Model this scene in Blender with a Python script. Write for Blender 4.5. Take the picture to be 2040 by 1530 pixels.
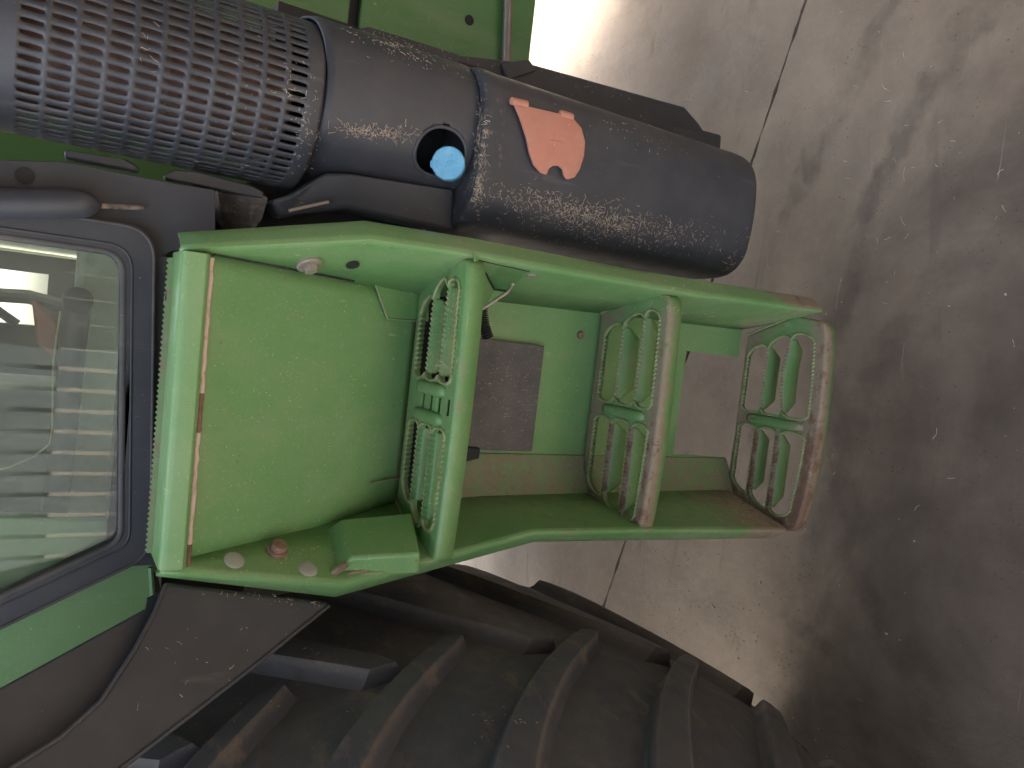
import bpy, bmesh, math, random
from math import sin, cos, pi, radians, sqrt, atan2
from mathutils import Vector, Matrix
from mathutils.geometry import tessellate_polygon, delaunay_2d_cdt
from mathutils.bvhtree import BVHTree

for o in list(bpy.data.objects):
    bpy.data.objects.remove(o)
S = bpy.context.scene
COL = S.collection
rnd = random.Random(7)

# ------------------------------------------------------------------ camera
FPX = 1500.0                       # focal length in pixels of the 2040 px wide photograph
TH, PS, RO, HC = radians(32), radians(4), radians(4.5), 1.6
fw = Vector((-sin(PS)*cos(TH), cos(PS)*cos(TH), -sin(TH)))
r0 = Vector((cos(PS), sin(PS), 0)); u0 = r0.cross(fw)
RV = cos(RO)*r0 + sin(RO)*u0
UV = -sin(RO)*r0 + cos(RO)*u0
CAM = Vector((0, 0, HC))
cam = bpy.data.cameras.new('camera'); camo = bpy.data.objects.new('camera', cam); COL.objects.link(camo)
xa, ya, za = -UV, RV, -fw          # the phone was held on its side: picture right is world down
camo.matrix_world = Matrix(((xa.x, ya.x, za.x, CAM.x), (xa.y, ya.y, za.y, CAM.y), (xa.z, ya.z, za.z, CAM.z), (0, 0, 0, 1)))
cam.sensor_width = 36.0; cam.lens = FPX/2040*36.0
cam.clip_start = 0.02; cam.clip_end = 2000
S.camera = camo

# ------------------------------------------------------------------ sky, sun, exposure
SUN_EL, SUN_AZ = radians(47), radians(-40)     # azimuth from +Y (behind the tractor) towards +X
W = bpy.data.worlds.new('World'); S.world = W; W.use_nodes = True
wn = W.node_tree; wn.nodes.clear()
sky = wn.nodes.new('ShaderNodeTexSky'); sky.sky_type = 'NISHITA'; sky.sun_disc = False
sky.sun_elevation = SUN_EL; sky.sun_rotation = SUN_AZ
sky.dust_density = 5.0; sky.air_density = 1.0; sky.ozone_density = 1.0
hs = wn.nodes.new('ShaderNodeHueSaturation'); hs.inputs['Saturation'].default_value = 0.52
bg = wn.nodes.new('ShaderNodeBackground'); bg.inputs['Strength'].default_value = 0.13
wo = wn.nodes.new('ShaderNodeOutputWorld')
wn.links.new(sky.outputs[0], hs.inputs['Color']); wn.links.new(hs.outputs[0], bg.inputs['Color']); wn.links.new(bg.outputs[0], wo.inputs['Surface'])
sd = Vector((sin(SUN_AZ)*cos(SUN_EL), cos(SUN_AZ)*cos(SUN_EL), sin(SUN_EL)))
sun = bpy.data.lights.new('sun', 'SUN'); sun.energy = 1.5; sun.angle = radians(10.0); sun.color = (1, .93, .84)
suno = bpy.data.objects.new('sun', sun); COL.objects.link(suno)
suno.rotation_euler = sd.to_track_quat('Z', 'Y').to_euler()
suno.location = (0, 8, 10)
S.view_settings.view_transform = 'Standard'; S.view_settings.look = 'None'
S.view_settings.exposure = 3.12; S.view_settings.gamma = 1

# ------------------------------------------------------------------ measuring helper: a sight line met with a known plane
def ray(px, py):
    return (fw*FPX + RV*(765-py) + UV*(1020-px)).normalized()
def P(px, py, x=None, y=None, z=None, pl=None):
    d = ray(px, py)
    if z is not None: t = (z-HC)/d.z
    elif y is not None: t = y/d.y
    elif x is not None: t = x/d.x
    else: t = (pl[1]-CAM).dot(pl[0])/d.dot(pl[0])
    return CAM+d*t

# ------------------------------------------------------------------ materials
def srgb(r, g, b):
    f = lambda c: (c/255/12.92) if c/255 <= .04045 else ((c/255+.055)/1.055)**2.4
    return (f(r), f(g), f(b), 1)
class NT:
    def __init__(s, name):
        s.m = bpy.data.materials.new(name); s.m.use_nodes = True
        s.t = s.m.node_tree; s.t.nodes.clear()
        s.out = s.n('ShaderNodeOutputMaterial'); s.b = s.n('ShaderNodeBsdfPrincipled')
        s.l(s.b.outputs[0], s.out.inputs[0])
        s.co = s.n('ShaderNodeTexCoord').outputs['Object']
    def n(s, ty, **k):
        x = s.t.nodes.new(ty)
        for a, v in k.items(): setattr(x, a, v)
        return x
    def l(s, a, b): s.t.links.new(a, b)
    def setv(s, inp, v):
        if hasattr(v, 'is_linked') or isinstance(v, bpy.types.NodeSocket): s.l(v, inp)
        else: inp.default_value = v
    def noise(s, scale, detail=4, rough=.55, stretch=None, seed=0, dist=0):
        x = s.n('ShaderNodeTexNoise'); x.inputs['Scale'].default_value = scale
        x.inputs['Detail'].default_value = detail; x.inputs['Roughness'].default_value = rough
        x.inputs['Distortion'].default_value = dist
        mp = s.n('ShaderNodeMapping'); s.l(s.co, mp.inputs[0])
        mp.inputs['Location'].default_value = (seed*3.1, seed*1.7, seed*.9)
        if stretch: mp.inputs['Scale'].default_value = stretch
        s.l(mp.outputs[0], x.inputs['Vector'])
        return x.outputs['Fac']
    def voro(s, scale, stretch=None, seed=0, rot=None):
        x = s.n('ShaderNodeTexVoronoi'); x.inputs['Scale'].default_value = scale
        mp = s.n('ShaderNodeMapping'); s.l(s.co, mp.inputs[0]); mp.inputs['Location'].default_value = (seed*1.3, seed*2.1, seed)
        if stretch: mp.inputs['Scale'].default_value = stretch
        if rot: mp.inputs['Rotation'].default_value = rot
        s.l(mp.outputs[0], x.inputs['Vector'])
        return x
    def ramp(s, fac, a, b, va=0., vb=1.):
        x = s.n('ShaderNodeMapRange'); x.clamp = True
        s.l(fac, x.inputs[0])
        for i, v in zip((1, 2, 3, 4), (a, b, va, vb)): x.inputs[i].default_value = v
        return x.outputs[0]
    def math(s, op, a, b=0.):
        x = s.n('ShaderNodeMath', operation=op); x.use_clamp = False
        s.setv(x.inputs[0], a); s.setv(x.inputs[1], b)
        return x.outputs[0]
    def mix(s, f, a, b):
        x = s.n('ShaderNodeMix', data_type='RGBA')
        s.setv(x.inputs[0], f); s.setv(x.inputs[6], a); s.setv(x.inputs[7], b)
        return x.outputs[2]
    def attr(s, name):
        return s.n('ShaderNodeAttribute', attribute_name=name).outputs['Fac']
    def bump(s, h, strength=.3, dist=.002):
        x = s.n('ShaderNodeBump'); x.inputs['Strength'].default_value = strength; x.inputs['Distance'].default_value = dist
        s.l(h, x.inputs['Height']); s.l(x.outputs[0], s.b.inputs['Normal'])
    def fin(s, col, rough, metal=0., spec=.5, coat=0.):
        s.setv(s.b.inputs['Base Color'], col); s.setv(s.b.inputs['Roughness'], rough)
        s.setv(s.b.inputs['Metallic'], metal); s.b.inputs['Specular IOR Level'].default_value = spec
        if coat: s.b.inputs['Coat Weight'].default_value = coat; s.b.inputs['Coat Roughness'].default_value = .25
        return s.m

def flecks(n, col, amount=.5, tint=(.62, .58, .36, 1)):
    """tiny chaff and dust flecks lying on a surface"""
    v = n.voro(160, seed=1); spk = n.ramp(v.outputs['Distance'], .10, .17, 1, 0)
    rare = n.ramp(n.noise(60, 2, seed=3), .60, .66)
    f = n.math('MULTIPLY', n.math('MULTIPLY', spk, rare), amount)
    col = n.mix(f, col, tint)
    v2 = n.voro(70, stretch=(1, 1, .25), seed=5, rot=(.5, .9, .3)); ln = n.ramp(v2.outputs['Distance'], .05, .09, 1, 0)
    r2 = n.ramp(n.noise(25, 2, seed=8), .58, .66)
    return n.mix(n.math('MULTIPLY', n.math('MULTIPLY', ln, r2), amount*.8), col, tint)

def mat_green(name, base=(.068, .235, .056, 1), dust=.42, rust=.5):
    n = NT(name)
    d = n.ramp(n.noise(9, 6, .62, seed=1), .32, .75, dust*.45, dust*1.15)
    col = n.mix(d, base, (.29, .36, .20, 1))
    streak = n.ramp(n.noise(14, 5, .6, stretch=(1, 1, .22), seed=4), .5, .75, 0, .30)
    col = n.mix(streak, col, (.30, .34, .20, 1))
    col = flecks(n, col, .55)
    for sd, st in ((31, (1, .06, .5)), (37, (.10, 1, 1)), (41, (.5, .4, .05))):     # scuffs in three directions
        k = n.math('MULTIPLY', n.ramp(n.noise(85, 3, .6, stretch=st, seed=sd), .67, .73, 0, .65), n.ramp(n.noise(7, 3, seed=sd+3), .48, .62))
        col = n.mix(k, col, (.36, .38, .22, 1))
    fine = n.ramp(n.noise(260, 3, .7, seed=9), .56, .74, 0, .28)
    col = n.mix(fine, col, (.42, .44, .26, 1))
    w = n.attr('wear')
    # grime settled where boots and weather reach
    g = n.ramp(n.math('ADD', n.math('MULTIPLY', w, .9), n.math('MULTIPLY', n.noise(45, 6, .7, seed=2), .75)), .72, .98)
    col = n.mix(g, col, n.mix(n.noise(90, 4, seed=6), (.19, .155, .10, 1), (.30, .235, .175, 1)))
    rs = n.ramp(n.math('ADD', n.math('MULTIPLY', w, .34), n.noise(40, 6, .72, seed=11)), .80, .90, 0, .85)
    spots = n.ramp(n.noise(55, 4, .6, seed=17), .70, .73, 0, rust)
    rs = n.math('MAXIMUM', rs, spots)
    col = n.mix(rs, col, n.mix(n.noise(120, 3, seed=12), (.105, .050, .031, 1), (.19, .105, .064, 1)))
    r = n.ramp(n.noise(30, 5, seed=7), .3, .7, .36, .52)
    r = n.math('ADD', r, n.math('MULTIPLY', n.math('MAXIMUM', g, rs), .35))
    n.bump(n.math('ADD', n.math('MULTIPLY', n.noise(220, 4, seed=3), .25), n.math('MULTIPLY', rs, .5)), .25, .0012)
    return n.fin(col, r, 0, .5, .12)
GREEN = mat_green('green_paint')
GREEN_CLEAN = mat_green('green_paint_clean', base=(.05, .19, .045, 1), dust=.16, rust=0)

def mat_black(name, base=(.036, .040, .050, 1), rough=.43, dust=.22, dcol=(.17, .16, .145, 1)):
    n = NT(name)
    d = n.ramp(n.noise(12, 6, .65, seed=2), .42, .82, .02, dust)
    col = n.mix(d, base, dcol)
    sc = n.ramp(n.noise(40, 5, .6, stretch=(1, 1, .12), seed=14), .62, .78, 0, .22)
    col = n.mix(sc, col, (.26, .24, .21, 1))
    col = flecks(n, col, .22, (.40, .34, .24, 1))
    w = n.attr('wear')
    g = n.ramp(n.math('ADD', n.math('MULTIPLY', w, .8), n.math('MULTIPLY', n.noise(70, 6, .72, seed=5), .8)), .78, 1.05)
    col = n.mix(g, col, (.36, .29, .22, 1))
    r = n.math('ADD', n.ramp(n.noise(24, 5, seed=3), .3, .7, rough-.06, rough+.1), n.math('MULTIPLY', d, .5))
    n.bump(n.noise(380, 3, .6, seed=1), .12, .0008)
    return n.fin(col, r, 0, .5)
BLACK = mat_black('black_plastic')
BLACK_MATTE = mat_black('matte_black_plastic', base=(.036, .038, .044, 1), rough=.55, dust=.2, dcol=(.17, .165, .155, 1))
BRACKET = mat_black('dirty_bracket_steel', base=(.05, .045, .04, 1), rough=.6, dust=.9, dcol=(.24, .19, .145, 1))
SEALGREY = mat_black('dusty_window_rubber', base=(.050, .050, .050, 1), rough=.6, dust=.6, dcol=(.20, .18, .155, 1))
GAP = mat_black('dark_rubber_and_shade', base=(.012, .012, .013, 1), rough=.7, dust=.1)  # rubber parts, and painted shade behind the slits and in the recess

def mat_tyre():
    n = NT('tyre_rubber')
    d = n.ramp(n.noise(7, 7, .68, seed=4), .42, .72, .0, .5)
    col = n.mix(d, (.052, .057, .070, 1), (.108, .099, .087, 1))
    w = n.attr('wear')
    e = n.ramp(n.math('ADD', n.math('MULTIPLY', w, .75), n.math('MULTIPLY', n.noise(40, 5, .7, seed=9), .7)), .62, .95, 0, .6)
    col = n.mix(e, col, (.125, .110, .094, 1))
    clay = n.ramp(n.noise(26, 6, .7, stretch=(1, .4, 1), seed=21), .56, .70, 0, .62)
    col = n.mix(clay, col, (.19, .148, .112, 1))
    col = flecks(n, col, .25, (.26, .22, .16, 1))
    n.bump(n.math('ADD', n.noise(60, 6, .65, seed=5), n.math('MULTIPLY', clay, .4)), .35, .003)
    return n.fin(col, n.ramp(n.noise(18, 4, seed=2), .3, .7, .52, .75), 0, .4)
TYRE = mat_tyre()

def mat_simple(name, col, rough=.5, var=.25, scale=30, metal=0., dirt=None, da=.3, bump=.1, spec=.5):
    n = NT(name)
    c = n.mix(n.ramp(n.noise(scale, 5, .6, seed=2), .3, .7), tuple(x*(1-var) for x in col[:3])+(1,), tuple(min(1, x*(1+var)) for x in col[:3])+(1,))
    if dirt: c = n.mix(n.ramp(n.noise(scale*1.8, 6, .7, seed=8), .5, .72, 0, da), c, dirt)
    n.bump(n.noise(scale*8, 4, .6, seed=1), bump, .001)
    return n.fin(c, n.ramp(n.noise(scale, 4, seed=5), .3, .7, max(.05, rough-.08), rough+.1), metal, spec)
RUSTY = mat_simple('rusty_exhaust_steel', (.18, .105, .078, 1), .8, .45, 14, 0, (.10, .06, .045, 1), .7, .4)
MUD_GREY = mat_simple('grey_bolt_metal', (.30, .275, .22, 1), .55, .2, 60, .35, (.22, .15, .10, 1), .5, .3)
RUSTBOLT = mat_simple('rusty_bolt_metal', (.20, .125, .085, 1), .7, .3, 70, 0, (.28, .22, .16, 1), .5, .4)
PLUG = mat_simple('grey_plug_plastic', (.33, .345, .31, 1), .5, .08, 40, 0, (.36, .34, .24, 1), .3, .1)
SALMON = mat_simple('salmon_plastic', (.50, .215, .15, 1), .5, .07, 25, 0, (.45, .30, .22, 1), .35, .1)
SEAL = mat_simple('weathered_seal', (.52, .41, .34, 1), .75, .12, 30, 0, (.12, .07, .05, 1), .65, .3)
BARE = mat_simple('bare_brown_edge', (.16, .085, .06, 1), .75, .35, 40, 0, (.3, .2, .15, 1), .4, .3)
PIPE = mat_simple('worn_steel_pipe', (.30, .27, .24, 1), .4, .2, 20, .6, (.2, .12, .08, 1), .5, .1)
BEIGE = mat_simple('cab_floor_mat', (.72, .70, .55, 1), .75, .14, 9, 0, (.2, .19, .15, 1), .5, .2)
CABGREY = mat_simple('cab_grey_trim', (.11, .125, .13, 1), .6, .2, 12, 0, (.15, .14, .12, 1), .3, .1)
NAVY = mat_simple('cab_dark_post', (.022, .032, .042, 1), .5, .15, 12, 0, None, 0, .05)
RED = mat_simple('faded_red_plastic', (.42, .13, .085, 1), .5, .15, 12, 0, None, 0, .05)
EDGE = mat_simple('worn_pale_edge', (.25, .30, .14, 1), .6, .25, 60, 0, (.22, .13, .09, 1), .55, .2)
TRIM = mat_simple('pale_trim', (.55, .53, .32, 1), .4, .1, 20, 0, None, 0, .02)
STRAW = mat_simple('dry_straw', (.47, .385, .29, 1), .8, .4, 90, 0, None, 0, .1)
STONE = mat_simple('small_stone', (.33, .30, .27, 1), .85, .3, 60, 0, None, 0, .3)
SHEET = mat_simple('weathered_boards', (.12, .13, .135, 1), .5, .06, 2, 0, (.24, .23, .21, 1), .25, .03)

def mat_cap():
    n = NT('pale_blue_plastic')
    c = n.mix(n.ramp(n.noise(60, 5, seed=2), .4, .7), (.13, .42, .66, 1), (.22, .52, .74, 1))
    v = n.voro(420, seed=2); spk = n.ramp(v.outputs['Distance'], .2, .3, 1, 0)
    f = n.math('MULTIPLY', spk, n.ramp(n.noise(130, 3, seed=5), .55, .6))
    c = n.mix(n.math('MULTIPLY', f, .85), c, (.05, .09, .12, 1))
    n.bump(n.noise(200, 4, seed=1), .2, .001)
    return n.fin(c, .55)
CAP = mat_cap()

def mat_mat():
    n = NT('dusty_rubber_mat')
    c = n.mix(n.ramp(n.noise(16, 6, .6, seed=3), .35, .7), (.075, .070, .065, 1), (.135, .122, .112, 1))
    sp = n.ramp(n.noise(300, 3, .7, stretch=(1, 1, .35), seed=6), .58, .7, 0, .5)
    c = n.mix(sp, c, (.28, .24, .18, 1)); c = flecks(n, c, .8, (.5, .42, .3, 1))
    n.bump(n.noise(260, 4, .6, seed=4), .3, .001)
    return n.fin(c, .8)
MAT = mat_mat()

def mat_glass():
    n = NT('cab_glass')
    n.t.nodes.remove(n.b)
    tr = n.n('ShaderNodeBsdfTransparent'); tr.inputs[0].default_value = (.90, .96, .92, 1)
    gl = n.n('ShaderNodeBsdfGlossy'); gl.inputs['Roughness'].default_value = .012; gl.inputs[0].default_value = (.95, 1, 1, 1)
    df = n.n('ShaderNodeBsdfDiffuse'); df.inputs[0].default_value = (.42, .45, .38, 1)
    lw = n.n('ShaderNodeFresnel'); lw.inputs['IOR'].default_value = 1.58
    m1 = n.n('ShaderNodeMixShader'); n.l(lw.outputs[0], m1.inputs[0]); n.l(tr.outputs[0], m1.inputs[1]); n.l(gl.outputs[0], m1.inputs[2])
    m2 = n.n('ShaderNodeMixShader'); n.l(n.ramp(n.noise(14, 6, .65, seed=2), .4, .8, .05, .20), m2.inputs[0]); n.l(m1.outputs[0], m2.inputs[1]); n.l(df.outputs[0], m2.inputs[2])
    n.l(m2.outputs[0], n.out.inputs[0])
    return n.m
GLASS = mat_glass()

def mat_concrete():
    n = NT('dirty_concrete')
    c = n.mix(n.ramp(n.noise(1.6, 7, .6, seed=2), .3, .7), (.222, .168, .120, 1), (.355, .280, .208, 1))
    c = n.mix(n.ramp(n.noise(6, 7, .68, seed=5), .42, .7, 0, .5), c, (.145, .118, .098, 1))
    c = n.mix(n.ramp(n.noise(55, 5, .7, seed=7), .52, .75, 0, .35), c, (.33, .29, .25, 1))
    # trodden-in dirt plus painted shade in front of the steps, with a ragged border of its own
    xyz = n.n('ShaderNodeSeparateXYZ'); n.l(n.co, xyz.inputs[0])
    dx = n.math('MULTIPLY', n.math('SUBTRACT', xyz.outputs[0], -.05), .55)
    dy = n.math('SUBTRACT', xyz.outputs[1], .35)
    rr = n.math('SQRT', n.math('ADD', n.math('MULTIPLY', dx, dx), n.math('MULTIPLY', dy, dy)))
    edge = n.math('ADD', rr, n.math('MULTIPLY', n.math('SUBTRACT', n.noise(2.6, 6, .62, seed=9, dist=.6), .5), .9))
    soil_shade = n.ramp(edge, .40, .95, .97, 0)
    c = n.mix(soil_shade, c, n.mix(n.ramp(n.noise(4, 6, .65, seed=12), .35, .65), (.066, .049, .036, 1), (.118, .090, .066, 1)))
    tr = n.ramp(n.noise(5, 5, .6, stretch=(.35, 1.6, 1), seed=15, dist=1.2), .60, .70, 0, .35)
    c = n.mix(tr, c, (.08, .062, .05, 1))
    for cx_, cy_, rad_, wd, am in ((.1, .15, .92, .045, .5), (.1, .15, 1.12, .03, .35), (-.5, -.3, 1.35, .05, .4)):
        ax = n.math('SUBTRACT', xyz.outputs[0], cx_); ay = n.math('SUBTRACT', xyz.outputs[1], cy_)
        ra = n.math('SQRT', n.math('ADD', n.math('MULTIPLY', ax, ax), n.math('MULTIPLY', ay, ay)))
        dv = n.math('ABSOLUTE', n.math('SUBTRACT', n.math('ADD', ra, n.math('MULTIPLY', n.math('SUBTRACT', n.noise(4, 5, .6, seed=31), .5), .22)), rad_))
        kk = n.math('MULTIPLY', n.ramp(dv, wd*.4, wd, am, 0), n.ramp(n.noise(5, 5, .65, seed=33), .40, .60))
        c = n.mix(kk, c, (.055, .043, .034, 1))
    pv = n.voro(75, seed=6); pit_ = n.math('MULTIPLY', n.ramp(pv.outputs['Distance'], .10, .16, 1, 0), n.ramp(n.noise(12, 3, seed=22), .55, .62))
    c = n.mix(n.math('MULTIPLY', pit_, .6), c, (.05, .04, .034, 1))
    sc_ = n.math('MULTIPLY', n.ramp(n.noise(46, 4, .65, stretch=(.06, 1, 1), seed=25, dist=.3), .66, .70), n.ramp(n.noise(3, 3, seed=26), .5, .6))
    c = n.mix(n.math('MULTIPLY', sc_, .3), c, (.40, .35, .30, 1))
    c = flecks(n, c, .14, (.40, .34, .26, 1))
    h = n.math('ADD', n.noise(35, 7, .7, seed=3), n.math('MULTIPLY', n.noise(240, 4, .7, seed=4), .4))
    h = n.math('SUBTRACT', h, pit_)
    n.bump(h, .45, .004)
    return n.fin(c, n.ramp(n.noise(5, 5, seed=6), .3, .7, .62, .85), 0, .35)
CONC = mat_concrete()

# ------------------------------------------------------------------ mesh helpers
class MB:
    def __init__(s): s.v = []; s.f = []; s.w = {}; s.cut = None
    def add(s, vs, fs, wear=None):
        o = len(s.v); s.v += [Vector(v) for v in vs]; s.f += [tuple(i+o for i in f) for f in fs]
        if wear is not None:
            for i in range(len(vs)): s.w[o+i] = wear if not isinstance(wear, (list, tuple)) else wear[i]
        return o
    def box(s, a, b, wear=None):
        x0, y0, z0 = a; x1, y1, z1 = b
        s.add([(x0, y0, z0), (x1, y0, z0), (x1, y1, z0), (x0, y1, z0), (x0, y0, z1), (x1, y0, z1), (x1, y1, z1), (x0, y1, z1)],
              [(0, 3, 2, 1), (4, 5, 6, 7), (0, 1, 5, 4), (1, 2, 6, 5), (2, 3, 7, 6), (3, 0, 4, 7)], wear)
    def grid(s, rows, closed=False, wear=None):
        n = len(rows[0]); vs = [p for r in rows for p in r]; fs = []
        for i in range(len(rows)-1):
            for j in range(n if closed else n-1):
                k = (j+1) % n
                fs.append((i*n+j, i*n+k, (i+1)*n+k, (i+1)*n+j))
        return s.add(vs, fs, wear)
    def tube(s, pts, r, n=10, cap=True, wear=None):
        pts = [Vector(p) for p in pts]; rows = []
        up = None
        for i, p in enumerate(pts):
            t = (pts[min(i+1, len(pts)-1)]-pts[max(i-1, 0)]).normalized()
            if up is None: up = t.orthogonal().normalized()
            up = (up-t*up.dot(t)).normalized(); bi = t.cross(up)
            rad = r[i] if isinstance(r, (list, tuple)) else r
            rows.append([p+(up*cos(2*pi*k/n)+bi*sin(2*pi*k/n))*rad for k in range(n)])
        o = s.grid(rows, True, wear)
        if cap:
            s.f.append(tuple(o+k for k in reversed(range(n)))); s.f.append(tuple(o+(len(rows)-1)*n+k for k in range(n)))
    def prism(s, poly, off, wear=None, holes=()):
        """a flat outline (3-D points) thickened by the vector off"""
        off = Vector(off); loops = [[Vector(p) for p in poly]]+[[Vector(p) for p in h] for h in holes]
        tris = tessellate_polygon(loops); fl = [p for l in loops for p in l]; m = len(fl)
        o = s.add(fl+[p+off for p in fl], [], wear)
        for t in tris:
            s.f.append(tuple(o+i for i in t)); s.f.append(tuple(o+m+i for i in reversed(t)))
        b = 0
        for l in loops:
            k = len(l)
            for i in range(k):
                j = (i+1) % k; s.f.append((o+b+i, o+b+j, o+m+b+j, o+m+b+i))
            b += k
    def build(s, name, mat, parent=None, smooth=35, solid=0, bevel=0, offset=-1):
        me = bpy.data.meshes.new(name); me.from_pydata([tuple(v) for v in s.v], [], s.f); me.validate()
        bm = bmesh.new(); bm.from_mesh(me)
        bmesh.ops.recalc_face_normals(bm, faces=bm.faces[:]); bm.to_mesh(me); bm.free()
        if s.w:
            a = me.attributes.new('wear', 'FLOAT', 'POINT')
            for i, x in s.w.items(): a.data[i].value = x
        me.materials.append(mat)
        if s.cut is not None:
            me.materials.append(EDGE)
            for p in me.polygons[s.cut:]: p.material_index = 1
        if smooth:
            me.polygons.foreach_set('use_smooth', [True]*len(me.polygons)); me.set_sharp_from_angle(angle=radians(smooth))
        o = bpy.data.objects.new(name, me); COL.objects.link(o)
        if parent is not None: adopt(o, parent)
        if solid:
            m = o.modifiers.new('thickness', 'SOLIDIFY'); m.thickness = solid; m.offset = offset
        if bevel:
            m = o.modifiers.new('edges', 'BEVEL'); m.width = bevel; m.segments = 3; m.limit_method = 'ANGLE'; m.angle_limit = radians(40)
            m.harden_normals = False
        return o
WORLD = {}
def adopt(o, parent):
    o.parent = parent
    o.matrix_parent_inverse = WORLD.get(parent.name, Matrix.Identity(4)).inverted()
def tag(o, label=None, cat=None, group=None, kind=None):
    if label: o['label'] = label
    if cat: o['category'] = cat
    if group: o['group'] = group
    if kind: o['kind'] = kind
    return o
def rounded(poly, r, n=5):
    """round the corners of a 2-D or 3-D outline; r may be a list"""
    pts = [Vector(p) for p in poly]; out = []; k = len(pts)
    for i, p in enumerate(pts):
        rr = r[i] if isinstance(r, (list, tuple)) else r
        a, b = pts[i-1]-p, pts[(i+1) % k]-p
        if rr <= 0: out.append(p); continue
        la, lb = a.length, b.length
        a.normalize(); b.normalize()
        ang = math.acos(max(-1, min(1, a.dot(b)))); t = min(rr/math.tan(ang/2), la*.48, lb*.48)
        q0, q1 = p+a*t, p+b*t
        for j in range(n+1):
            u = j/n; out.append(q0*(1-u)**2+p*2*u*(1-u)+q1*u*u)
    return out
def lerp(a, b, t): return a+(b-a)*t
def curve(tab, z):
    """piecewise-linear look-up in [(z, values...)], z falling"""
    if z >= tab[0][0]: return tab[0][1:]
    for a, b in zip(tab, tab[1:]):
        if z >= b[0]:
            t = (a[0]-z)/(a[0]-b[0]); return tuple(lerp(x, y, t) for x, y in zip(a[1:], b[1:]))
    return tab[-1][1:]

# ------------------------------------------------------------------ the setting: floor
GZ = .09
floor = bpy.data.objects.new('floor', None); COL.objects.link(floor); tag(floor, 'dirty concrete floor of two slabs with a narrow joint', None, None, 'structure')
ja, jb = P(1605, 0, z=GZ), P(1215, 1170, z=GZ); jd = (ja-jb).normalized(); jn = Vector((-jd.y, jd.x, 0))
if jn.y < 0: jn = -jn
def slab(side):
    m = MB(); N = 900; e = []
    for i in range(N+1):
        s_ = -4.5+9*i/N
        w = .0035+.0016*sin(s_*37)+.001*sin(s_*91+1)+rnd.uniform(-.0009, .0009)
        e.append(jb+jd*(s_+.9)+jn*w*side)
    far = [e[-1]+jd*80, e[-1]+jd*80+jn*90*side, e[0]-jd*80+jn*90*side, e[0]-jd*80]
    top = e+far
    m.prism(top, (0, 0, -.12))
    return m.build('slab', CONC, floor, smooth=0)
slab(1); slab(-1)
m = MB(); m.box((-90, -90, GZ-.3), (90, 90, GZ-.035)); m.build('joint_bed', GAP, floor, smooth=0)

# ------------------------------------------------------------------ the tractor
T = bpy.data.objects.new('tractor', None); COL.objects.link(T); WORLD['tractor'] = Matrix.Translation((-.1, 1.3, GZ)); T.matrix_basis = WORLD['tractor'].copy()
tag(T, 'green tractor seen at its dusty three step cab ladder with big tyre and black tank', 'tractor')
# --- ladder geometry tables: z, x, y
RF = [(1.486, .053, .852), (1.283, .097, .852), (1.177, .1, .852), (1.0, .1, .852), (.737, .101, .852), (.44, .112, .85)]     # right fold line
ROUT = [(1.486, .069), (1.284, .118), (1.14, .122), (.842, .122), (.44, .132)]                                         # right flange outer edge
LF = [(1.478, -.289, .852), (1.269, -.319, .852), (1.128, -.29, .852), (1.0, -.264, .852), (.779, -.269, .852), (.45, -.281, .85)]
LOUT = [(1.478, -.300), (1.272, -.341), (.983, -.284), (.45, -.301)]
RB = [(1.49, .052, .862), (1.45, .054, .866), (1.156, .047, .99), (1.08, .056, 1.022), (.44, .072, 1.022)]   # where plate meets back panel
LB = [(1.48, -.285, .862), (1.45, -.282, .866), (1.29, -.272, .935), (1.156, -.256, .99), (1.08, -.248, 1.022), (.44, -.236, 1.022)]

def side_plate(F, O, B, zt, zb, sgn, wear):
    m = MB(); rows = []; ww = []
    zs = sorted(set([zt, zb]+[t[0] for t in F+O+B if zb < t[0] < zt]+[lerp(zt, zb, i/40) for i in range(41)]), reverse=True)
    for z in zs:
        xf, yf = curve(F, z); xo, = curve(O, z); xb, yb = curve(B, z)
        f = Vector((xf, yf, z)); b = Vector((xb, yb+.004, z)); o = Vector((xo, yf+.026, z))
        din = (b-f); L = din.length; din = din/L if L > 1e-5 else Vector((0, 1, 0))
        dout = (o-f).normalized(); r = min(.009, L*.4)
        row = [b, lerp(b, f, .5), f+din*r]
        for u in (.25, .5, .75): row.append((f+din*r)*(1-u)**2+f*2*u*(1-u)+(f+dout*r)*u*u)
        row += [f+dout*r, lerp(f+dout*r, o, .6), o, o+Vector((0, .006, 0))]
        rows.append(row); ww += [wear(p) for p in row]
    m.grid(rows, wear=ww)
    return m
def wear_r(p):
    w = max(0, .55*(1-abs(p.z-.48)/.16)) if p.z < .64 else 0
    if p.x > .113: w *= 1.7
    for zt in (1.156, .8, .444):
        if 0 < p.z-zt+.01 < .12: w = max(w, .38*(1-(p.z-zt)/.12))
    return w
def wear_l(p):
    w = .36 if p.z < 1.0 else .05
    if p.z < .62: w += .45*(1-max(0, p.z-.45)/.17)
    for zt in (1.156, .8, .444):
        if -.02 < p.z-zt < .1: w = max(w, .42*(1-(p.z-zt)/.1))
    return w
rp = side_plate(RF, ROUT, RB, 1.486, .44, 1, wear_r).build('side_plate', GREEN, T, smooth=40, solid=.005, offset=0)
lp = side_plate(LF, LOUT, LB, 1.478, .455, -1, wear_l).build('side_plate', GREEN, T, smooth=40, solid=.005, offset=0)
tag(rp, 'right-hand ladder plate with rust along its lower edge'); tag(lp, 'left-hand ladder plate with two grey plugs')

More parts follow.
